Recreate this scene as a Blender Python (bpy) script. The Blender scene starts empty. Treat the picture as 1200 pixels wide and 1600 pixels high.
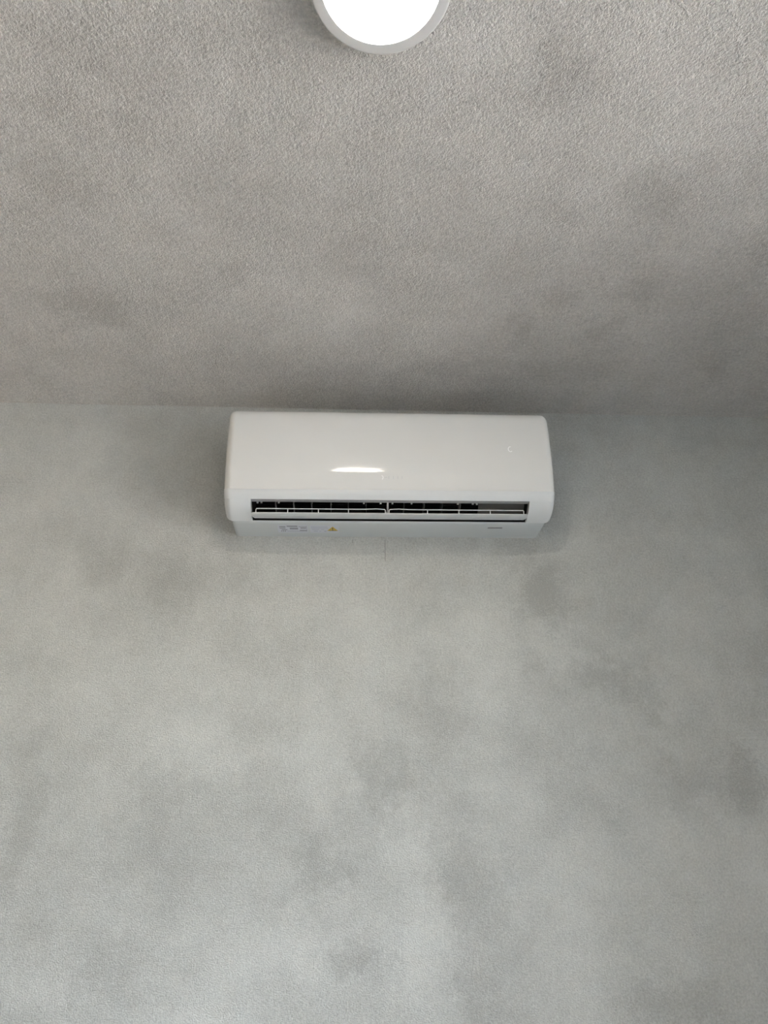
import bpy, bmesh, math, random
from mathutils import Vector, Matrix

scene = bpy.context.scene
col = scene.collection
R = math.radians
random.seed(4)

# ------------------------------------------------------------------ camera
PITCH, YAW, ROLL = R(28.0), R(3.2), R(-0.745)
fwd = Vector((math.sin(YAW)*math.cos(PITCH), math.cos(YAW)*math.cos(PITCH), math.sin(PITCH)))
rgt = Vector((math.cos(YAW), -math.sin(YAW), 0))
upv = rgt.cross(fwd)
r2 = rgt*math.cos(ROLL) + upv*math.sin(ROLL)
u2 = -rgt*math.sin(ROLL) + upv*math.cos(ROLL)
cam_data = bpy.data.cameras.new('camera')
cam = bpy.data.objects.new('camera', cam_data)
col.objects.link(cam)
m = Matrix((r2, u2, -fwd)).transposed().to_4x4()
m.translation = Vector((-0.107, -1.738, 1.4555))
cam.matrix_world = m
cam_data.sensor_fit = 'VERTICAL'
cam_data.sensor_height = 24.0
cam_data.lens = 24.0*1200/1600
cam_data.clip_start = 0.05
scene.camera = cam

# ------------------------------------------------------------------ sky and exposure
world = bpy.data.worlds.new('world')
scene.world = world
world.use_nodes = True
wn = world.node_tree
wn.nodes.clear()
sky = wn.nodes.new('ShaderNodeTexSky')
sky.sky_type = 'NISHITA'
sky.sun_disc = False
sky.sun_elevation = R(42)
sky.sun_rotation = R(200)
sky.dust_density = 4.0
sky.ozone_density = 0.6
hsv = wn.nodes.new('ShaderNodeHueSaturation')      # thin overcast: a paler sky
hsv.inputs['Saturation'].default_value = 0.80
bg = wn.nodes.new('ShaderNodeBackground')
bg.inputs['Strength'].default_value = 8.5
wo = wn.nodes.new('ShaderNodeOutputWorld')
wn.links.new(sky.outputs[0], hsv.inputs['Color'])
wn.links.new(hsv.outputs[0], bg.inputs[0])
wn.links.new(bg.outputs[0], wo.inputs[0])

vs = scene.view_settings
vs.view_transform = 'Standard'
vs.look = 'None'
vs.gamma = 1.0
vs.use_curve_mapping = False
vs.exposure = -0.45
LAMP_STRENGTH = 110.0

# room extents: the wall with the unit is y = 0, the ceiling z = ZC
X0, X1, Y0, ZC = -2.9, 1.62, -5.0, 2.7
WT = 0.16
WIN = (-4.3, -0.85, 0.2, 2.5)                    # window in the right wall: y0, y1, z0, z1

portal = bpy.data.lights.new('window_portal', 'AREA')   # guides sky light through the window, emits nothing itself
portal.shape = 'RECTANGLE'
portal.size = WIN[3]-WIN[2]
portal.size_y = WIN[1]-WIN[0]
portal.cycles.is_portal = True
po = bpy.data.objects.new('window_portal', portal)
po.location = (X1+WT+0.02, (WIN[0]+WIN[1])/2, (WIN[2]+WIN[3])/2)
po.rotation_euler = (0, R(90), 0)
col.objects.link(po)

# ------------------------------------------------------------------ helpers
def mat(name, rgb, rough=0.5, coat=0.0, bump=None, metallic=0.0, spec=0.5):
    mt = bpy.data.materials.new(name)
    mt.use_nodes = True
    nt = mt.node_tree
    b = nt.nodes['Principled BSDF']
    b.inputs['Base Color'].default_value = (*rgb, 1)
    b.inputs['Roughness'].default_value = rough
    b.inputs['Metallic'].default_value = metallic
    b.inputs['Specular IOR Level'].default_value = spec
    b.inputs['Coat Weight'].default_value = coat
    b.inputs['Coat Roughness'].default_value = 0.04
    tc = nt.nodes.new('ShaderNodeTexCoord')
    n = nt.nodes.new('ShaderNodeTexNoise')
    n.inputs['Scale'].default_value = 9.0
    n.inputs['Detail'].default_value = 3.0
    nt.links.new(tc.outputs['Object'], n.inputs['Vector'])
    mx = nt.nodes.new('ShaderNodeMix')
    mx.data_type = 'RGBA'
    mx.inputs['A'].default_value = (*[c*0.98 for c in rgb], 1)
    mx.inputs['B'].default_value = (*[min(1, c*1.02) for c in rgb], 1)
    nt.links.new(n.outputs['Fac'], mx.inputs['Factor'])
    nt.links.new(mx.outputs['Result'], b.inputs['Base Color'])
    if bump:
        n2 = nt.nodes.new('ShaderNodeTexNoise')
        n2.inputs['Scale'].default_value = bump[0]
        nt.links.new(tc.outputs['Object'], n2.inputs['Vector'])
        bp = nt.nodes.new('ShaderNodeBump')
        bp.inputs['Strength'].default_value = bump[1]
        bp.inputs['Distance'].default_value = 0.001
        nt.links.new(n2.outputs['Fac'], bp.inputs['Height'])
        nt.links.new(bp.outputs[0], b.inputs['Normal'])
    return mt

def plaster(name, blots, axes, light, dark, grain, bump_d, rough=0.78, low=0.35):
    """grey roughcast plaster: trowelled mottling, stains with shapes of their own, fine grain relief"""
    mt = bpy.data.materials.new(name)
    mt.use_nodes = True
    nt = mt.node_tree
    L = nt.links.new
    b = nt.nodes['Principled BSDF']
    b.inputs['Roughness'].default_value = rough
    b.inputs['Specular IOR Level'].default_value = 0.35
    tc = nt.nodes.new('ShaderNodeTexCoord')
    P = tc.outputs['Object']
    def noise(scale, detail=4.0, rough=0.55, vec=P, dist=0.0):
        n = nt.nodes.new('ShaderNodeTexNoise')
        n.inputs['Scale'].default_value = scale
        n.inputs['Detail'].default_value = detail
        n.inputs['Roughness'].default_value = rough
        n.inputs['Distortion'].default_value = dist
        L(vec, n.inputs['Vector'])
        return n
    def math_(op, a, bb, clamp=False):
        n = nt.nodes.new('ShaderNodeMath')
        n.operation = op
        n.use_clamp = clamp
        for i, v in enumerate((a, bb)):
            if hasattr(v, 'links'):
                L(v, n.inputs[i])
            else:
                n.inputs[i].default_value = v
        return n.outputs[0]
    # warped position for the stains
    wv = noise(8.0, 6.0, 0.78)
    sub = nt.nodes.new('ShaderNodeVectorMath'); sub.operation = 'SUBTRACT'
    L(wv.outputs['Color'], sub.inputs[0]); sub.inputs[1].default_value = (0.5, 0.5, 0.5)
    scl = nt.nodes.new('ShaderNodeVectorMath'); scl.operation = 'SCALE'
    L(sub.outputs[0], scl.inputs[0]); scl.inputs['Scale'].default_value = 0.28
    wp = nt.nodes.new('ShaderNodeVectorMath'); wp.operation = 'ADD'
    L(P, wp.inputs[0]); L(scl.outputs[0], wp.inputs[1])
    total = None
    for (a, c, ra, rc, amp) in blots:
        if amp == 0: continue
        s = nt.nodes.new('ShaderNodeVectorMath'); s.operation = 'SUBTRACT'
        L(wp.outputs[0], s.inputs[0])
        s.inputs[1].default_value = (a, 0, c) if axes == 'xz' else (a, c, ZC)
        k = nt.nodes.new('ShaderNodeVectorMath'); k.operation = 'MULTIPLY'
        L(s.outputs[0], k.inputs[0])
        k.inputs[1].default_value = (1/ra, 0, 1/rc) if axes == 'xz' else (1/ra, 1/rc, 0)
        ln = nt.nodes.new('ShaderNodeVectorMath'); ln.operation = 'LENGTH'
        L(k.outputs[0], ln.inputs[0])
        mr = nt.nodes.new('ShaderNodeMapRange'); mr.interpolation_type = 'SMOOTHSTEP'
        mr.inputs['From Min'].default_value = 1.35
        mr.inputs['From Max'].default_value = 0.2
        mr.inputs['To Min'].default_value = 0.0
        mr.inputs['To Max'].default_value = -amp
        L(ln.outputs['Value'], mr.inputs['Value'])
        total = mr.outputs[0] if total is None else math_('ADD', total, mr.outputs[0])
    big = noise(1.7, 4.0, 0.6)
    mid = noise(7.5, 6.0, 0.78)
    spk = noise(grain*0.62, 3.0, 0.75)
    pit = noise(grain*0.22, 4.0, 0.75)
    v = math_('MULTIPLY', math_('SUBTRACT', big.outputs['Fac'], 0.5), 1.5)
    v = math_('ADD', v, math_('MULTIPLY', math_('SUBTRACT', mid.outputs['Fac'], 0.5), 1.1))
    v = math_('ADD', v, math_('MULTIPLY', total, 0.38))
    v = math_('ADD', v, math_('MULTIPLY', math_('SUBTRACT', spk.outputs['Fac'], 0.5), 1.9))
    v = math_('ADD', v, math_('MULTIPLY', math_('SUBTRACT', pit.outputs['Fac'], 0.5), 0.5))
    v = math_('ADD', v, 0.5, True)
    mx = nt.nodes.new('ShaderNodeMix'); mx.data_type = 'RGBA'
    mx.inputs['A'].default_value = (*dark, 1)
    mx.inputs['B'].default_value = (*light, 1)
    L(v, mx.inputs['Factor'])
    L(mx.outputs['Result'], b.inputs['Base Color'])
    g1 = noise(grain, 3.0, 0.6)
    g2 = noise(grain*0.35, 4.0, 0.6)
    h = math_('ADD', math_('MULTIPLY', g1.outputs['Fac'], 0.75), math_('MULTIPLY', g2.outputs['Fac'], low))
    bp = nt.nodes.new('ShaderNodeBump')
    bp.inputs['Strength'].default_value = 8.5
    bp.inputs['Distance'].default_value = bump_d
    L(h, bp.inputs['Height'])
    L(bp.outputs[0], b.inputs['Normal'])
    return mt

def emis(name, rgb, strength):
    mt = bpy.data.materials.new(name)
    mt.use_nodes = True
    nt = mt.node_tree
    b = nt.nodes['Principled BSDF']
    b.inputs['Base Color'].default_value = (0.8, 0.8, 0.8, 1)
    b.inputs['Emission Color'].default_value = (*rgb, 1)
    b.inputs['Emission Strength'].default_value = strength
    return mt

def glass(name):
    mt = bpy.data.materials.new(name)
    mt.use_nodes = True
    nt = mt.node_tree
    nt.nodes.clear()
    o = nt.nodes.new('ShaderNodeOutputMaterial')
    mx = nt.nodes.new('ShaderNodeMixShader')
    fr = nt.nodes.new('ShaderNodeFresnel'); fr.inputs['IOR'].default_value = 1.45
    t = nt.nodes.new('ShaderNodeBsdfTransparent'); t.inputs[0].default_value = (0.96, 0.98, 0.97, 1)
    g = nt.nodes.new('ShaderNodeBsdfGlossy'); g.inputs['Roughness'].default_value = 0.02
    nt.links.new(fr.outputs[0], mx.inputs[0])
    nt.links.new(t.outputs[0], mx.inputs[1])
    nt.links.new(g.outputs[0], mx.inputs[2])
    nt.links.new(mx.outputs[0], o.inputs[0])
    return mt

def obj(name, bm, material, parent=None, smooth=False, loc=None):
    me = bpy.data.meshes.new(name)
    bmesh.ops.recalc_face_normals(bm, faces=bm.faces)
    bm.to_mesh(me)
    bm.free()
    me.materials.append(material)
    if smooth:
        for p in me.polygons: p.use_smooth = True
        try: me.set_sharp_from_angle(angle=R(smooth if smooth is not True else 35))
        except Exception: pass
    o = bpy.data.objects.new(name, me)
    col.objects.link(o)
    if parent: o.parent = parent
    if loc: o.location = loc
    return o

def box(bm, a, b):
    vs_ = [bm.verts.new((x, y, z)) for x in (a[0], b[0]) for y in (a[1], b[1]) for z in (a[2], b[2])]
    for f in ((0,1,3,2), (4,6,7,5), (0,4,5,1), (2,3,7,6), (0,2,6,4), (1,5,7,3)):
        bm.faces.new([vs_[i] for i in f])

def boxes(*bs):
    bm = bmesh.new()
    for a, b in bs: box(bm, a, b)
    return bm

def lathe(bm, prof, n=96):
    rings = []
    for (r, z) in prof:
        if r < 1e-6: rings.append([bm.verts.new((0, 0, z))])
        else: rings.append([bm.verts.new((r*math.cos(2*math.pi*i/n), r*math.sin(2*math.pi*i/n), z)) for i in range(n)])
    for a, b in zip(rings, rings[1:]):
        for i in range(n):
            j = (i+1) % n
            if len(a) == 1: bm.faces.new((a[0], b[i], b[j]))
            elif len(b) == 1: bm.faces.new((a[i], a[j], b[0]))
            else: bm.faces.new((a[i], a[j], b[j], b[i]))

def tube(bm, pts, r, n=8):
    pts = [Vector(p) for p in pts]
    rings = []
    for i, p in enumerate(pts):
        t = (pts[min(i+1, len(pts)-1)] - pts[max(i-1, 0)]).normalized()
        a = t.cross(Vector((0.3, 0.2, 1))).normalized()
        if a.length < 0.1: a = t.cross(Vector((1, 0, 0))).normalized()
        c = t.cross(a)
        rings.append([bm.verts.new(p + r*(math.cos(2*math.pi*k/n)*a + math.sin(2*math.pi*k/n)*c)) for k in range(n)])
    for a, b in zip(rings, rings[1:]):
        for k in range(n):
            bm.faces.new((a[k], a[(k+1) % n], b[(k+1) % n], b[k]))
    bm.faces.new(rings[0]); bm.faces.new(rings[-1])

def structure(o, label=None, cat=None):
    o['kind'] = 'structure'
    if label: o['label'] = label
    if cat: o['category'] = cat
    return o

# ------------------------------------------------------------------ materials
WALL_BLOTS = [(-0.69,2.21,0.076,0.069,0.5),(-0.50,2.16,0.068,0.084,0.6),(-0.50,1.70,0.081,0.079,0.5),(-0.49,1.59,0.091,0.074,0.6),(-0.16,1.56,0.059,0.073,1.0),(-0.08,1.38,0.075,0.035,0.9),(-0.54,1.38,0.085,0.054,0.7),(-0.77,1.64,0.041,0.195,0.7),(-0.02,1.72,0.069,0.081,0.8),(0.11,1.86,0.087,0.073,0.6),(0.38,2.16,0.088,0.078,1.0),(0.50,1.96,0.069,0.046,0.8),(0.59,1.90,0.042,0.091,0.7),(0.78,1.71,0.058,0.097,1.0),(0.41,1.67,0.098,0.060,0.6),(0.17,1.51,0.079,0.135,0.7),(0.16,1.32,0.050,0.064,0.7),(0.54,1.31,0.114,0.043,0.7),(0.64,1.71,0.086,0.082,0.5),(0.16,1.66,0.083,0.032,0.5),(-0.21,1.41,0.113,0.067,-0.7),(-0.16,1.79,0.112,0.098,-0.5),(0.05,1.41,0.076,0.102,-0.9),(0.03,1.58,0.067,0.075,-0.7),(0.23,2.02,0.092,0.096,-0.4),(-0.41,1.78,0.083,0.083,-0.4),(0.40,2.01,0.069,0.096,-0.5),(-0.67,1.33,0.095,0.052,-0.5)]
CEIL_BLOTS = [(0.37,-0.44,0.066,0.059,0.9),(0.54,-0.49,0.065,0.047,0.9),(0.30,-0.33,0.039,0.076,0.7),(0.82,-0.20,0.050,0.036,0.8),(0.13,-0.20,0.057,0.030,0.5),(0.32,-0.67,0.065,0.046,0.6),(0.47,-0.74,0.075,0.057,0.7),(0.23,-0.95,0.087,0.054,0.7),(-0.61,-0.89,0.065,0.045,0.7),(-0.50,-0.83,0.091,0.049,0.7),(-0.70,-0.37,0.088,0.072,0.7),(-0.35,-0.49,0.056,0.037,0.7),(-0.66,-0.71,0.061,0.057,0.5),(0.51,-0.36,0.061,0.033,0.6),(0.08,-1.03,0.061,0.048,-0.5),(-0.14,-0.40,0.118,0.118,-0.4),(-0.47,-0.66,0.076,0.061,-0.3),(0.44,-0.97,0.065,0.042,-0.3)]
M_WALL = plaster('wall_plaster', WALL_BLOTS, 'xz', (0.765, 0.77, 0.74), (0.465, 0.47, 0.45), 360.0, 0.0007)
M_CEIL = plaster('ceiling_plaster', CEIL_BLOTS, 'xy', (0.855, 0.825, 0.785), (0.545, 0.525, 0.495), 230.0, 0.0013, 0.6, 0.8)
M_PLAIN = mat('side_plaster', (0.55, 0.55, 0.54), 0.8)
M_LEFT = mat('beige_plaster', (0.50, 0.36, 0.23), 0.8)
M_FLOOR = mat('floor_screed', (0.58, 0.535, 0.48), 0.45)
M_GROUND = mat('outdoor_paving', (0.52, 0.465, 0.40), 0.9)
M_GLOSS = mat('glossy_white_plastic', (0.76, 0.76, 0.745), 0.08)
M_WHITE = mat('satin_white_plastic', (0.70, 0.72, 0.73), 0.34)
M_BASE = mat('matt_white_plastic', (0.58, 0.61, 0.62), 0.5)
M_VANE = mat('vane_plastic', (0.56, 0.58, 0.58), 0.4)
M_DARK = mat('dark_duct_plastic', (0.022, 0.021, 0.021), 0.6)
M_FIN = mat('grey_louver_plastic', (0.085, 0.085, 0.085), 0.45)
M_COVER = mat('grey_cover_plastic', (0.10, 0.092, 0.085), 0.6, bump=(60, 0.3))
M_POST = mat('grey_support_plastic', (0.45, 0.45, 0.45), 0.5)
M_LIP_SHADE = mat('lip_shade_grey', (0.34, 0.345, 0.35), 0.5)  # darker grey painted as the shade under the outlet lip
M_STICK = mat('sticker_paper', (0.62, 0.64, 0.70), 0.5)
M_INK = mat('printed_ink', (0.30, 0.31, 0.34), 0.6)
M_INKL = mat('pale_printed_ink', (0.50, 0.52, 0.60), 0.6)
M_YEL = mat('warning_yellow', (0.52, 0.36, 0.05), 0.5)
M_BLK = mat('warning_black', (0.03, 0.03, 0.03), 0.5)
M_BADGE = mat('grey_badge', (0.22, 0.23, 0.24), 0.4)
M_LOGO = mat('silver_print', (0.62, 0.63, 0.63), 0.3)
M_LOGOW = mat('silver_emblem', (0.95, 0.95, 0.95), 0.15)
M_LED = emis('display_led', (1.0, 1.0, 1.0), 0.22)
M_RING = mat('lamp_white_enamel', (0.60, 0.59, 0.58), 0.45)
M_DIFF = emis('lamp_diffuser', (1.0, 0.92, 0.80), LAMP_STRENGTH)
M_FRAME = mat('window_frame_paint', (0.75, 0.75, 0.74), 0.4)
M_GLASS = glass('window_glass')
M_PENCIL = mat('pencil_graphite', (0.42, 0.42, 0.40), 0.7)

# ------------------------------------------------------------------ the room
wall = structure(obj('wall_back', boxes(((X0-WT, 0, 0), (X1+WT, WT, ZC))), M_WALL),
                 'grey mottled roughcast plaster wall behind the air conditioner', 'wall')
structure(obj('ceiling', boxes(((X0-WT, Y0-WT, ZC), (X1+WT, WT, ZC+0.15))), M_CEIL),
          'grey mottled roughcast plaster ceiling above the air conditioner', 'ceiling')
structure(obj('floor', boxes(((X0-WT, Y0-WT, -0.15), (X1+WT, WT, 0))), M_FLOOR),
          'plain floor of the room below the view', 'floor')
structure(obj('wall_left', boxes(((X0-WT, Y0, 0), (X0, 0, ZC))), M_LEFT),
          'beige plaster side wall left of the view', 'wall')
structure(obj('wall_rear', boxes(((X0-WT, Y0-WT, 0), (X1+WT, Y0, ZC))), M_PLAIN),
          'grey plaster wall behind the camera', 'wall')
structure(obj('wall_right', boxes(
    ((X1, Y0, 0), (X1+WT, WIN[0], ZC)), ((X1, WIN[1], 0), (X1+WT, 0, ZC)),
    ((X1, WIN[0], 0), (X1+WT, WIN[1], WIN[2])), ((X1, WIN[0], WIN[3]), (X1+WT, WIN[1], ZC))), M_PLAIN),
    'grey plaster side wall with the window right of the view', 'wall')
win = bpy.data.objects.new('window_1', None)
win.location = (X1+0.09, (WIN[0]+WIN[1])/2, WIN[2])
col.objects.link(win)
structure(win, 'white framed window in the side wall right of the view', 'window')
hw, hh, fw = (WIN[1]-WIN[0])/2, WIN[3]-WIN[2], 0.055
obj('window_frame', boxes(((-.03, -hw, 0), (.03, -hw+fw, hh)), ((-.03, hw-fw, 0), (.03, hw, hh)),
    ((-.03, -hw+fw, 0), (.03, hw-fw, fw)), ((-.03, -hw+fw, hh-fw), (.03, hw-fw, hh)),
    *[((-.025, c-.03, fw), (.025, c+.03, hh-fw)) for c in (-hw/3, hw/3)]), M_FRAME, win)
for (a, b) in ((-hw+fw, -hw/3-.03), (-hw/3+.03, hw/3-.03), (hw/3+.03, hw-fw)):
    obj('pane', boxes(((-.004, a, fw), (.004, b, hh-fw))), M_GLASS, win)
gr = obj('outdoor_ground', boxes(((X1+WT+0.02, -16, -0.3), (X1+24, 12, -0.2))), M_GROUND)
structure(gr, 'paved ground outside the window', 'ground')
# faint pencil marks under the unit
obj('pencil_mark', boxes(((-0.0095, -0.0006, 2.243), (-0.0072, 0.0, 2.301))), M_PENCIL, wall)
obj('pencil_mark', boxes(((-0.0905, -0.0006, 2.291), (-0.0885, 0.0, 2.301))), M_PENCIL, wall)

# ------------------------------------------------------------------ ceiling light
lamp = bpy.data.objects.new('ceiling_light', None)
lamp.location = (-0.066, -1.108, ZC)
col.objects.link(lamp)
lamp['label'] = 'round white surface-mounted ceiling light, lit, above the air conditioner'
lamp['category'] = 'ceiling light'
bm = bmesh.new()
RO, RI, HT = 0.107, 0.0893, 0.030
prof = [(0.099, 0.0), (RO, -0.004), (RO, -HT+0.004)]
for k in range(1, 6):
    a = k/5*math.pi/2
    prof.append((RO-0.004*(1-math.cos(a)), -HT+0.004-0.004*math.sin(a)))
prof += [(RI, -HT), (RI, -HT+0.006), (RI-0.004, -HT+0.006), (RI-0.004, -0.004), (0.0, -0.004)]
lathe(bm, prof)
obj('housing', bm, M_RING, lamp, smooth=20)
bm = bmesh.new()
lathe(bm, [(0.0, -HT+0.002), (RI-0.02, -HT+0.002), (RI-0.0006, -HT+0.002), (RI-0.0006, -HT+0.004), (0.0, -HT+0.005)])
obj('diffuser', bm, M_DIFF, lamp, smooth=30)

# ------------------------------------------------------------------ air conditioner
# local frame: x along the wall, depth d out of the wall (world -y), h up from the underside
HB = 2.3062
ac = bpy.data.objects.new('air_conditioner', None)
ac.location = (0.0, 0.0, HB)
ac.rotation_euler = (0, R(-0.35), 0)
col.objects.link(ac)
ac['label'] = 'white glossy split air conditioner mounted on the grey wall under the ceiling'
ac['category'] = 'air conditioner'

# outer envelope of the unit in section (d, h)
ENV = [(0.0, 0.003), (0.04, 0.001), (0.080, -0.001), (0.088, 0.000), (0.105, 0.0030), (0.125, 0.0085), (0.140, 0.0175), (0.150, 0.0275),
       (0.158, 0.0365), (0.1635, 0.0440), (0.1665, 0.0520), (0.1685, 0.062), (0.1715, 0.076), (0.1740, 0.088), (0.1762, 0.106),
       (0.1785, 0.130), (0.1808, 0.160), (0.1828, 0.190), (0.1842, 0.220), (0.1840, 0.240), (0.1815, 0.2520), (0.1750, 0.2610),
       (0.1650, 0.2660), (0.1500, 0.2680), (0.08, 0.2680), (0.0, 0.2680)]
def env_dense():
    pts = []
    for (a, b) in zip(ENV, ENV[1:]):
        for k in range(6):
            t = k/6
            pts.append((a[0]+(b[0]-a[0])*t, a[1]+(b[1]-a[1])*t))
    pts.append(ENV[-1])
    nr = []
    for i in range(len(pts)):
        a, b = pts[max(0, i-5)], pts[min(len(pts)-1, i+5)]
        dx, dy = b[0]-a[0], b[1]-a[1]
        l = math.hypot(dx, dy)
        nr.append((dy/l, -dx/l))                   # outward
    return pts, nr
EP, EN = env_dense()
def env_normal(p):
    i = min(range(len(EP)), key=lambda k: (EP[k][0]-p[0])**2+(EP[k][1]-p[1])**2)
    return EN[i]

def loft(bm, prof, x0, x1, r0=0.0, r1=0.0, xs_extra=(), seg=7):
    """sweep a closed section along x, rolling the ends over with radii r0 and r1"""
    st = []
    for k in range(seg+1):
        if r0 > 0:
            a = k/seg*math.pi/2
            st.append((x0+r0*(1-math.cos(a)), r0*(1-math.sin(a))))
    if r0 == 0: st.append((x0, 0))
    for x in xs_extra: st.append((x, 0))
    if r1 == 0: st.append((x1, 0))
    else:
        for k in range(seg+1):
            a = (1-k/seg)*math.pi/2
            st.append((x1-r1*(1-math.cos(a)), r1*(1-math.sin(a))))
    nr = [env_normal(p) for p in prof]
    rings = []
    for (x, t) in st:
        rings.append([bm.verts.new((x, -max(0.0, p[0]-t*n[0]), p[1]-t*n[1])) for p, n in zip(prof, nr)])
    k = len(prof)
    for a, b in zip(rings, rings[1:]):
        for i in range(k):
            j = (i+1) % k
            bm.faces.new((a[i], a[j], b[j], b[i]))
    bm.faces.new(rings[0]); bm.faces.new(rings[-1][::-1])

HW, OPN = 0.3945, 0.331          # half width of the unit, half width of the outlet
RS = 0.019
# rear chassis with the flat underside
bm = bmesh.new()
loft(bm, [(0.0, 0.003), (0.04, 0.001), (0.076, -0.0008), (0.082, -0.0005), (0.0865, 0.0008), (0.0885, 0.0022), (0.0870, 0.0034), (0.075, 0.006),
          (0.045, 0.03), (0.04, 0.08), (0.06, 0.12), (0.08, 0.13), (0.08, 0.2665), (0.0, 0.2665)], -HW+0.012, HW-0.012, 0.012, 0.012)
obj('rear_chassis', bm, M_BASE, ac, smooth=40)
# cheeks beside the outlet
cheek = [(0.0885, 0.0002), (0.105, 0.0030), (0.118, 0.0062), (0.130, 0.0110), (0.140, 0.0175), (0.1465, 0.0238), (0.152, 0.0300),
         (0.152, 0.042), (0.155, 0.060), (0.155, 0.24), (0.150, 0.258), (0.083, 0.258), (0.083, 0.010)]
for s in (-1, 1):
    bm = bmesh.new()
    if s < 0: loft(bm, cheek, -HW, -OPN, RS, 0.0)
    else: loft(bm, cheek, OPN, HW, 0.0, RS)
    obj('side_cheek', bm, M_WHITE, ac, smooth=40)
# strip between panel and outlet
bm = bmesh.new()
loft(bm, [(0.1490, 0.0276), (0.1505, 0.0272), (0.1530, 0.0300), (0.1575, 0.0365), (0.1602, 0.0415), (0.1608, 0.0486), (0.150, 0.060),
          (0.1375, 0.060), (0.1375, 0.0300), (0.1385, 0.0284)], -HW+0.0004, HW-0.0004, RS-0.003, RS-0.003)
obj('lower_trim', bm, M_WHITE, ac, smooth=30)
# glossy front panel
outer = [(0.1612, 0.0480), (0.1628, 0.0500), (0.1643, 0.0528), (0.1654, 0.0560), (0.1664, 0.0595), (0.1688, 0.0685), (0.1711, 0.0775), (0.1730, 0.0852),
         (0.17330, 0.0866), (0.17412, 0.0930)]
n0 = 22
for k in range(1, n0+1):
    t = k/n0
    h = 0.093+(0.236-0.093)*t
    # slope eases from 7.4 degrees to 1 degree going up
    s0, s1 = math.tan(R(7.1)), math.tan(R(-0.8))
    outer.append((0.17412 + (h-0.093)*(s0 + (s1-s0)*0.5*t), h))
dt = outer[-1][0]
for k in range(1, 9):
    a = k/8*math.pi/2
    outer.append((dt-0.020*(1-math.cos(a)), 0.236+0.030*math.sin(a)))
inner = [(0.100, 0.266), (0.100, 0.259), (0.157, 0.255), (0.160, 0.240), (0.160, 0.052)]
bm = bmesh.new()
loft(bm, outer+inner, -HW, HW, RS, RS, xs_extra=[-0.25, -0.1, 0.1, 0.25], seg=10)
panel = obj('front_panel', bm, M_GLOSS, ac, smooth=40)

# air duct liner (dark) with the fan inside
bm = bmesh.new()
duct = [(0.0868, 0.0037), (0.074, 0.0070), (0.048, 0.032), (0.043, 0.080), (0.062, 0.118), (0.10, 0.128), (0.130, 0.10), (0.1365, 0.0600), (0.1370, 0.0305)]
rings = [[bm.verts.new((x, -p[0], p[1])) for p in duct] for x in (-OPN+0.001, OPN-0.001)]
for i in range(len(duct)-1):
    bm.faces.new((rings[0][i], rings[0][i+1], rings[1][i+1], rings[1][i]))
for rg in rings: bm.faces.new(rg)
obj('air_duct', bm, M_DARK, ac)
bm = bmesh.new()
for k in range(28):
    a = 2*math.pi*k/28
    c, s_ = math.cos(a), math.sin(a)
    p0 = (0.090+0.030*c, 0.080+0.030*s_)
    p1 = (0.090+0.040*math.cos(a+0.22), 0.080+0.040*math.sin(a+0.22))
    q = (-s_*0.001, c*0.001)
    v = []
    for x in (-0.32, 0.21):
        for p, e in ((p0, -1), (p0, 1), (p1, 1), (p1, -1)):
            v.append(bm.verts.new((x, -(p[0]+e*q[0]), p[1]+e*q[1])))
    for f in ((0,1,2,3), (4,7,6,5), (0,4,5,1), (1,5,6,2), (2,6,7,3), (3,7,4,0)):
        bm.faces.new([v[i] for i in f])
obj('fan_rotor', bm, M_DARK, ac)

def plate(bm, sec, x0, x1):
    """closed section (d, h) pushed from x0 to x1"""
    a = [bm.verts.new((x0, -p[0], p[1])) for p in sec]
    b = [bm.verts.new((x1, -p[0], p[1])) for p in sec]
    k = len(sec)
    for i in range(k):
        bm.faces.new((a[i], a[(i+1) % k], b[(i+1) % k], b[i]))
    bm.faces.new(a[::-1]); bm.faces.new(b)

# added grey strip: shade under the outlet's upper lip, put into the colour
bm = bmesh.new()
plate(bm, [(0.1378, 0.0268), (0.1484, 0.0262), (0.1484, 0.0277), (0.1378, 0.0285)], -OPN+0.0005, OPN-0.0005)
obj('lip_shade_strip', bm, M_LIP_SHADE, ac)
# grey cover plate at the right end of the duct
bm = bmesh.new()
plate(bm, [(0.088, 0.0150), (0.130, 0.0400), (0.128, 0.0430), (0.086, 0.0180)], 0.2135, 0.325)
obj('motor_cover', bm, M_COVER, ac)
# upright louvers
bm = bmesh.new()
sec = [(0.098, 0.0150), (0.112, 0.0205), (0.126, 0.0300), (0.1310, 0.0400), (0.115, 0.060), (0.090, 0.045), (0.080, 0.025)]
plate(bm, sec, -0.0008, 0.0008)
fin0 = obj('upright_louver', bm, M_FIN, ac)
FX = [-0.2755, -0.2303, -0.1865, -0.1425, -0.0990, -0.0551, 0.0336, 0.0775, 0.1220, 0.1661]
fin0.location = (FX[0], 0, 0)
for x in FX[1:]:
    f = fin0.copy(); col.objects.link(f); f.parent = ac; f.location = (x, 0, 0)
    f.rotation_euler = (0, 0, R(random.uniform(-2, 2)))
# middle support
bm = bmesh.new()
plate(bm, [(0.110, 0.0075), (0.126, 0.0150), (0.1365, 0.0290), (0.134, 0.034), (0.105, 0.012)], -0.0098, -0.0058)
box(bm, (-0.0125, -0.122, 0.0060), (-0.0030, -0.112, 0.0105))
obj('middle_support', bm, M_POST, ac)
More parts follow.
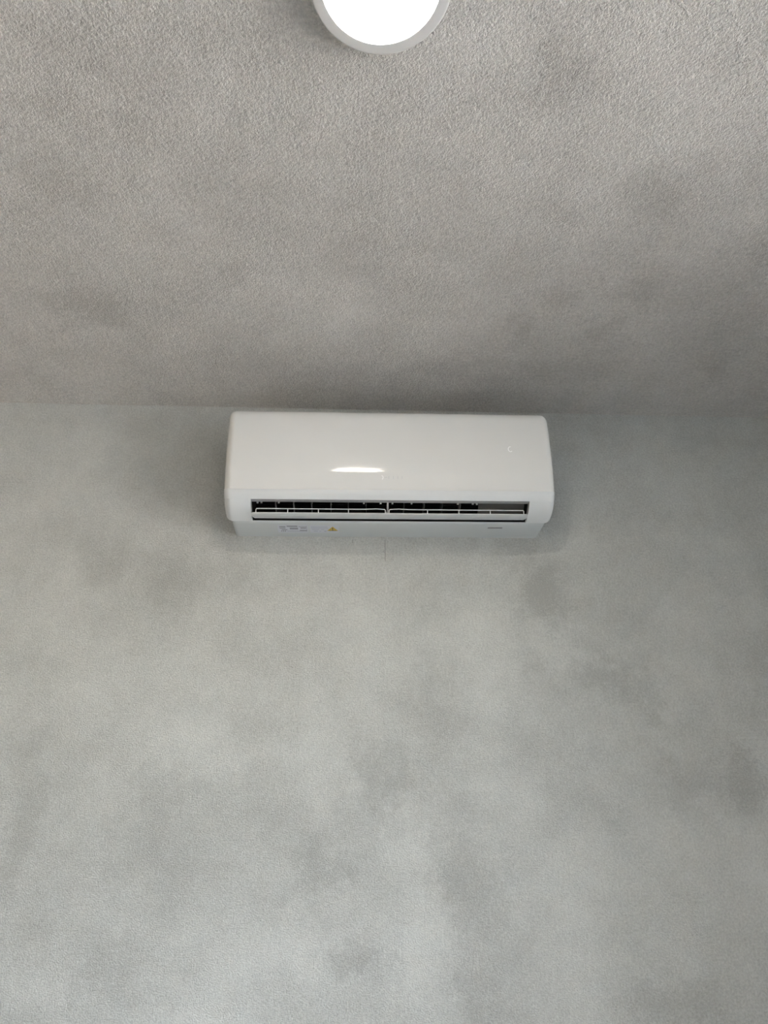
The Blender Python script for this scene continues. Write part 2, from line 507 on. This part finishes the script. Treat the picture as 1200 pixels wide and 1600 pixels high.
# small clips under the upper lip
bm = bmesh.new()
plate(bm, [(0.1340, 0.0245), (0.1362, 0.0245), (0.1368, 0.0310), (0.1335, 0.0310)], -0.0022, 0.0022)
clip0 = obj('clip', bm, M_POST, ac)
CX = [-0.316, -0.307, -0.266, -0.065, -0.025, 0.003, 0.049, 0.160, 0.196, 0.206]
clip0.location = (CX[0], 0, 0)
for x in CX[1:]:
    c = clip0.copy(); col.objects.link(c); c.parent = ac; c.location = (x, 0, 0)
# wire guards across the outlet
def guard(xa, xb, rods, dip):
    bm = bmesh.new()
    D, H, HL = 0.1285, 0.0133, 0.0042
    pts = [(xa, -0.1265, HL), (xa, -D, H-0.002), (xa+0.0015, -D, H)]
    n = 14
    for k in range(1, n):
        x = xa+(xb-xa)*k/n
        e = 0.0
        if dip > 0: e = 0.0014*max(0, min(1, (x-(xb-0.05))/0.025))
        else: e = 0.0014*max(0, min(1, ((xa+0.05)-x)/0.025))
        pts.append((x, -D, H+e))
    pts += [(xb-0.0015, -D, H), (xb, -D, H-0.002), (xb, -0.1265, HL)]
    tube(bm, pts, 0.0012, 6)
    for x in rods: tube(bm, [(x, -D, H), (x, -0.1265, HL)], 0.0012, 6)
    obj('wire_guard', bm, M_WHITE, ac)
guard(-0.3195, -0.0138, [-0.2448, -0.1725, -0.1014], 1)
guard(-0.0047, 0.3192, [0.0871, 0.1624, 0.2381], -1)
# swing vane, lying almost level in the outlet
bm = bmesh.new()
vsec = [(0.1272, 0.0045), (0.1275, 0.0025), (0.1245, 0.0008), (0.114, -0.0005), (0.1025, 0.0008), (0.1008, 0.0026), (0.114, 0.0030)]
vr = []
for (x, cut) in ((-0.3305, 1), (-0.324, 0), (0.3235, 0), (0.3290, 1)):
    ring = []
    for p in vsec:
        d = p[0]
        if cut: d = max(d, 0.117+0.15*(d-0.117)) if d < 0.117 else d
        ring.append(bm.verts.new((x, -d, p[1])))
    vr.append(ring)
for a, b in zip(vr, vr[1:]):
    for i in range(7):
        bm.faces.new((a[i], a[(i+1) % 7], b[(i+1) % 7], b[i]))
bm.faces.new(vr[0]); bm.faces.new(vr[-1][::-1])
obj('swing_vane', bm, M_VANE, ac, smooth=30)

# ------------------------------------------------------------------ stickers and marks on the unit
def under(d): return 0.003-0.0475*d - 0.00035       # height just below the underside at depth d
def quad(bm, x0, x1, d0, d1, lift, th=0.0002):
    v = []
    for e in (0, th):
        for (x, d) in ((x0, d0), (x1, d0), (x1, d1), (x0, d1)):
            v.append(bm.verts.new((x, -d, under(d)-lift-e)))
    for f in ((0,1,2,3), (4,7,6,5), (0,4,5,1), (1,5,6,2), (2,6,7,3), (3,7,4,0)):
        bm.faces.new([v[i] for i in f])
bm = bmesh.new(); quad(bm, -0.273, -0.200, 0.026, 0.072, 0.0)
lab = obj('rating_label', bm, M_STICK, ac); lab['label'] = 'white rating sticker with dark print'
bm = bmesh.new()
LF = 0.00025
for (x0, x1, d0, d1) in ((-0.2690, -0.2540, 0.058, 0.064), (-0.2510, -0.2250, 0.061, 0.068), (-0.2222, -0.2030, 0.061, 0.0635),
                         (-0.2690, -0.2545, 0.050, 0.054), (-0.2440, -0.2240, 0.046, 0.056), (-0.2180, -0.2040, 0.051, 0.057),
                         (-0.2640, -0.2500, 0.042, 0.046), (-0.2510, -0.2020, 0.0345, 0.0362), (-0.2200, -0.2030, 0.038, 0.043),
                         (-0.2660, -0.2630, 0.033, 0.039), (-0.2615, -0.2585, 0.033, 0.039), (-0.2570, -0.2540, 0.033, 0.039),
                         (-0.2030, -0.2022, 0.034, 0.068)):
    quad(bm, x0, x1, d0, d1, LF)
obj('print', bm, M_INK, lab)
bm = bmesh.new(); quad(bm, -0.1945, -0.1240, 0.026, 0.072, 0.0)
lab2 = obj('warning_label', bm, M_STICK, ac); lab2['label'] = 'pale sticker with small print and a yellow triangle'
bm = bmesh.new()
for (x0, x1, d0, d1) in ((-0.192, -0.152, 0.060, 0.064), (-0.192, -0.150, 0.052, 0.056), (-0.190, -0.172, 0.044, 0.048), (-0.168, -0.160, 0.044, 0.048),
                         (-0.186, -0.176, 0.034, 0.038), (-0.172, -0.168, 0.034, 0.038), (-0.160, -0.155, 0.032, 0.040)):
    quad(bm, x0, x1, d0, d1, LF)
obj('print', bm, M_INKL, lab2)
def tri(bm, cx, d0, d1, hw_, lift):
    v = []
    for e in (0, 0.0002):
        for (x, d) in ((cx-hw_, d0), (cx+hw_, d0), (cx, d1)):
            v.append(bm.verts.new((x, -d, under(d)-lift-e)))
    for f in ((0,1,2), (3,5,4), (0,3,4,1), (1,4,5,2), (2,5,3,0)):
        bm.faces.new([v[i] for i in f])
bm = bmesh.new(); tri(bm, -0.1395, 0.0385, 0.064, 0.0135, LF)
obj('warning_triangle', bm, M_YEL, lab2)
bm = bmesh.new()
quad(bm, -0.1407, -0.1383, 0.0475, 0.057, LF*2); quad(bm, -0.1407, -0.1383, 0.0415, 0.0445, LF*2); quad(bm, -0.1480, -0.1310, 0.0388, 0.0400, LF*2)
obj('warning_sign', bm, M_BLK, lab2)
bm = bmesh.new(); quad(bm, 0.2425, 0.2785, 0.0590, 0.0655, 0.0)
obj('underside_badge', bm, M_BADGE, ac)

def panel_d(h):
    for a, b in zip(outer, outer[1:]):
        if a[1] <= h <= b[1]: return a[0]+(b[0]-a[0])*(h-a[1])/(b[1]-a[1])
    return outer[-1][0]
def stroke(bm, pts, w, lift=0.0003):
    """flat stroke of width w on the front panel along (x, h) points"""
    for (a, b) in zip(pts, pts[1:]):
        dx, dh = b[0]-a[0], b[1]-a[1]
        l = math.hypot(dx, dh); nx, nh = -dh/l*w/2, dx/l*w/2
        v = []
        for e in (0.0, lift):
            for (x, h) in ((a[0]+nx, a[1]+nh), (b[0]+nx, b[1]+nh), (b[0]-nx, b[1]-nh), (a[0]-nx, a[1]-nh)):
                v.append(bm.verts.new((x, -panel_d(h)-e, h)))
        for f in ((0,1,2,3), (4,7,6,5), (0,4,5,1), (1,5,6,2), (2,6,7,3), (3,7,4,0)):
            bm.faces.new([v[i] for i in f])
# lit C of the hidden display
bm = bmesh.new()
cx, ch = 0.2905, 0.1545
stroke(bm, [(cx+0.0052*math.cos(R(a)), ch+0.0068*math.sin(R(a))) for a in range(75, 316, 15)], 0.0017)
o = obj('display_letter', bm, M_LED, panel); o['label'] = 'small lit white letter C of the display'
# faint emblem and worn-looking print left of centre
bm = bmesh.new()
lx, lh = -0.0235, 0.0765
stroke(bm, [(lx+0.0035*math.cos(R(a)), lh+0.0045*math.sin(R(a))) for a in range(-80, 91, 17)], 0.0022)
o = obj('brand_emblem', bm, M_LOGOW, panel); o['label'] = 'tiny bright crescent emblem'
bm = bmesh.new()
stroke(bm, [(-0.0165, 0.0768), (-0.0105, 0.0768)], 0.0014)
for x in (-0.0065, 0.0045, 0.0150, 0.0250):
    stroke(bm, [(x, 0.0735), (x, 0.0800)], 0.0016)
obj('brand_print', bm, M_LOGO, panel)
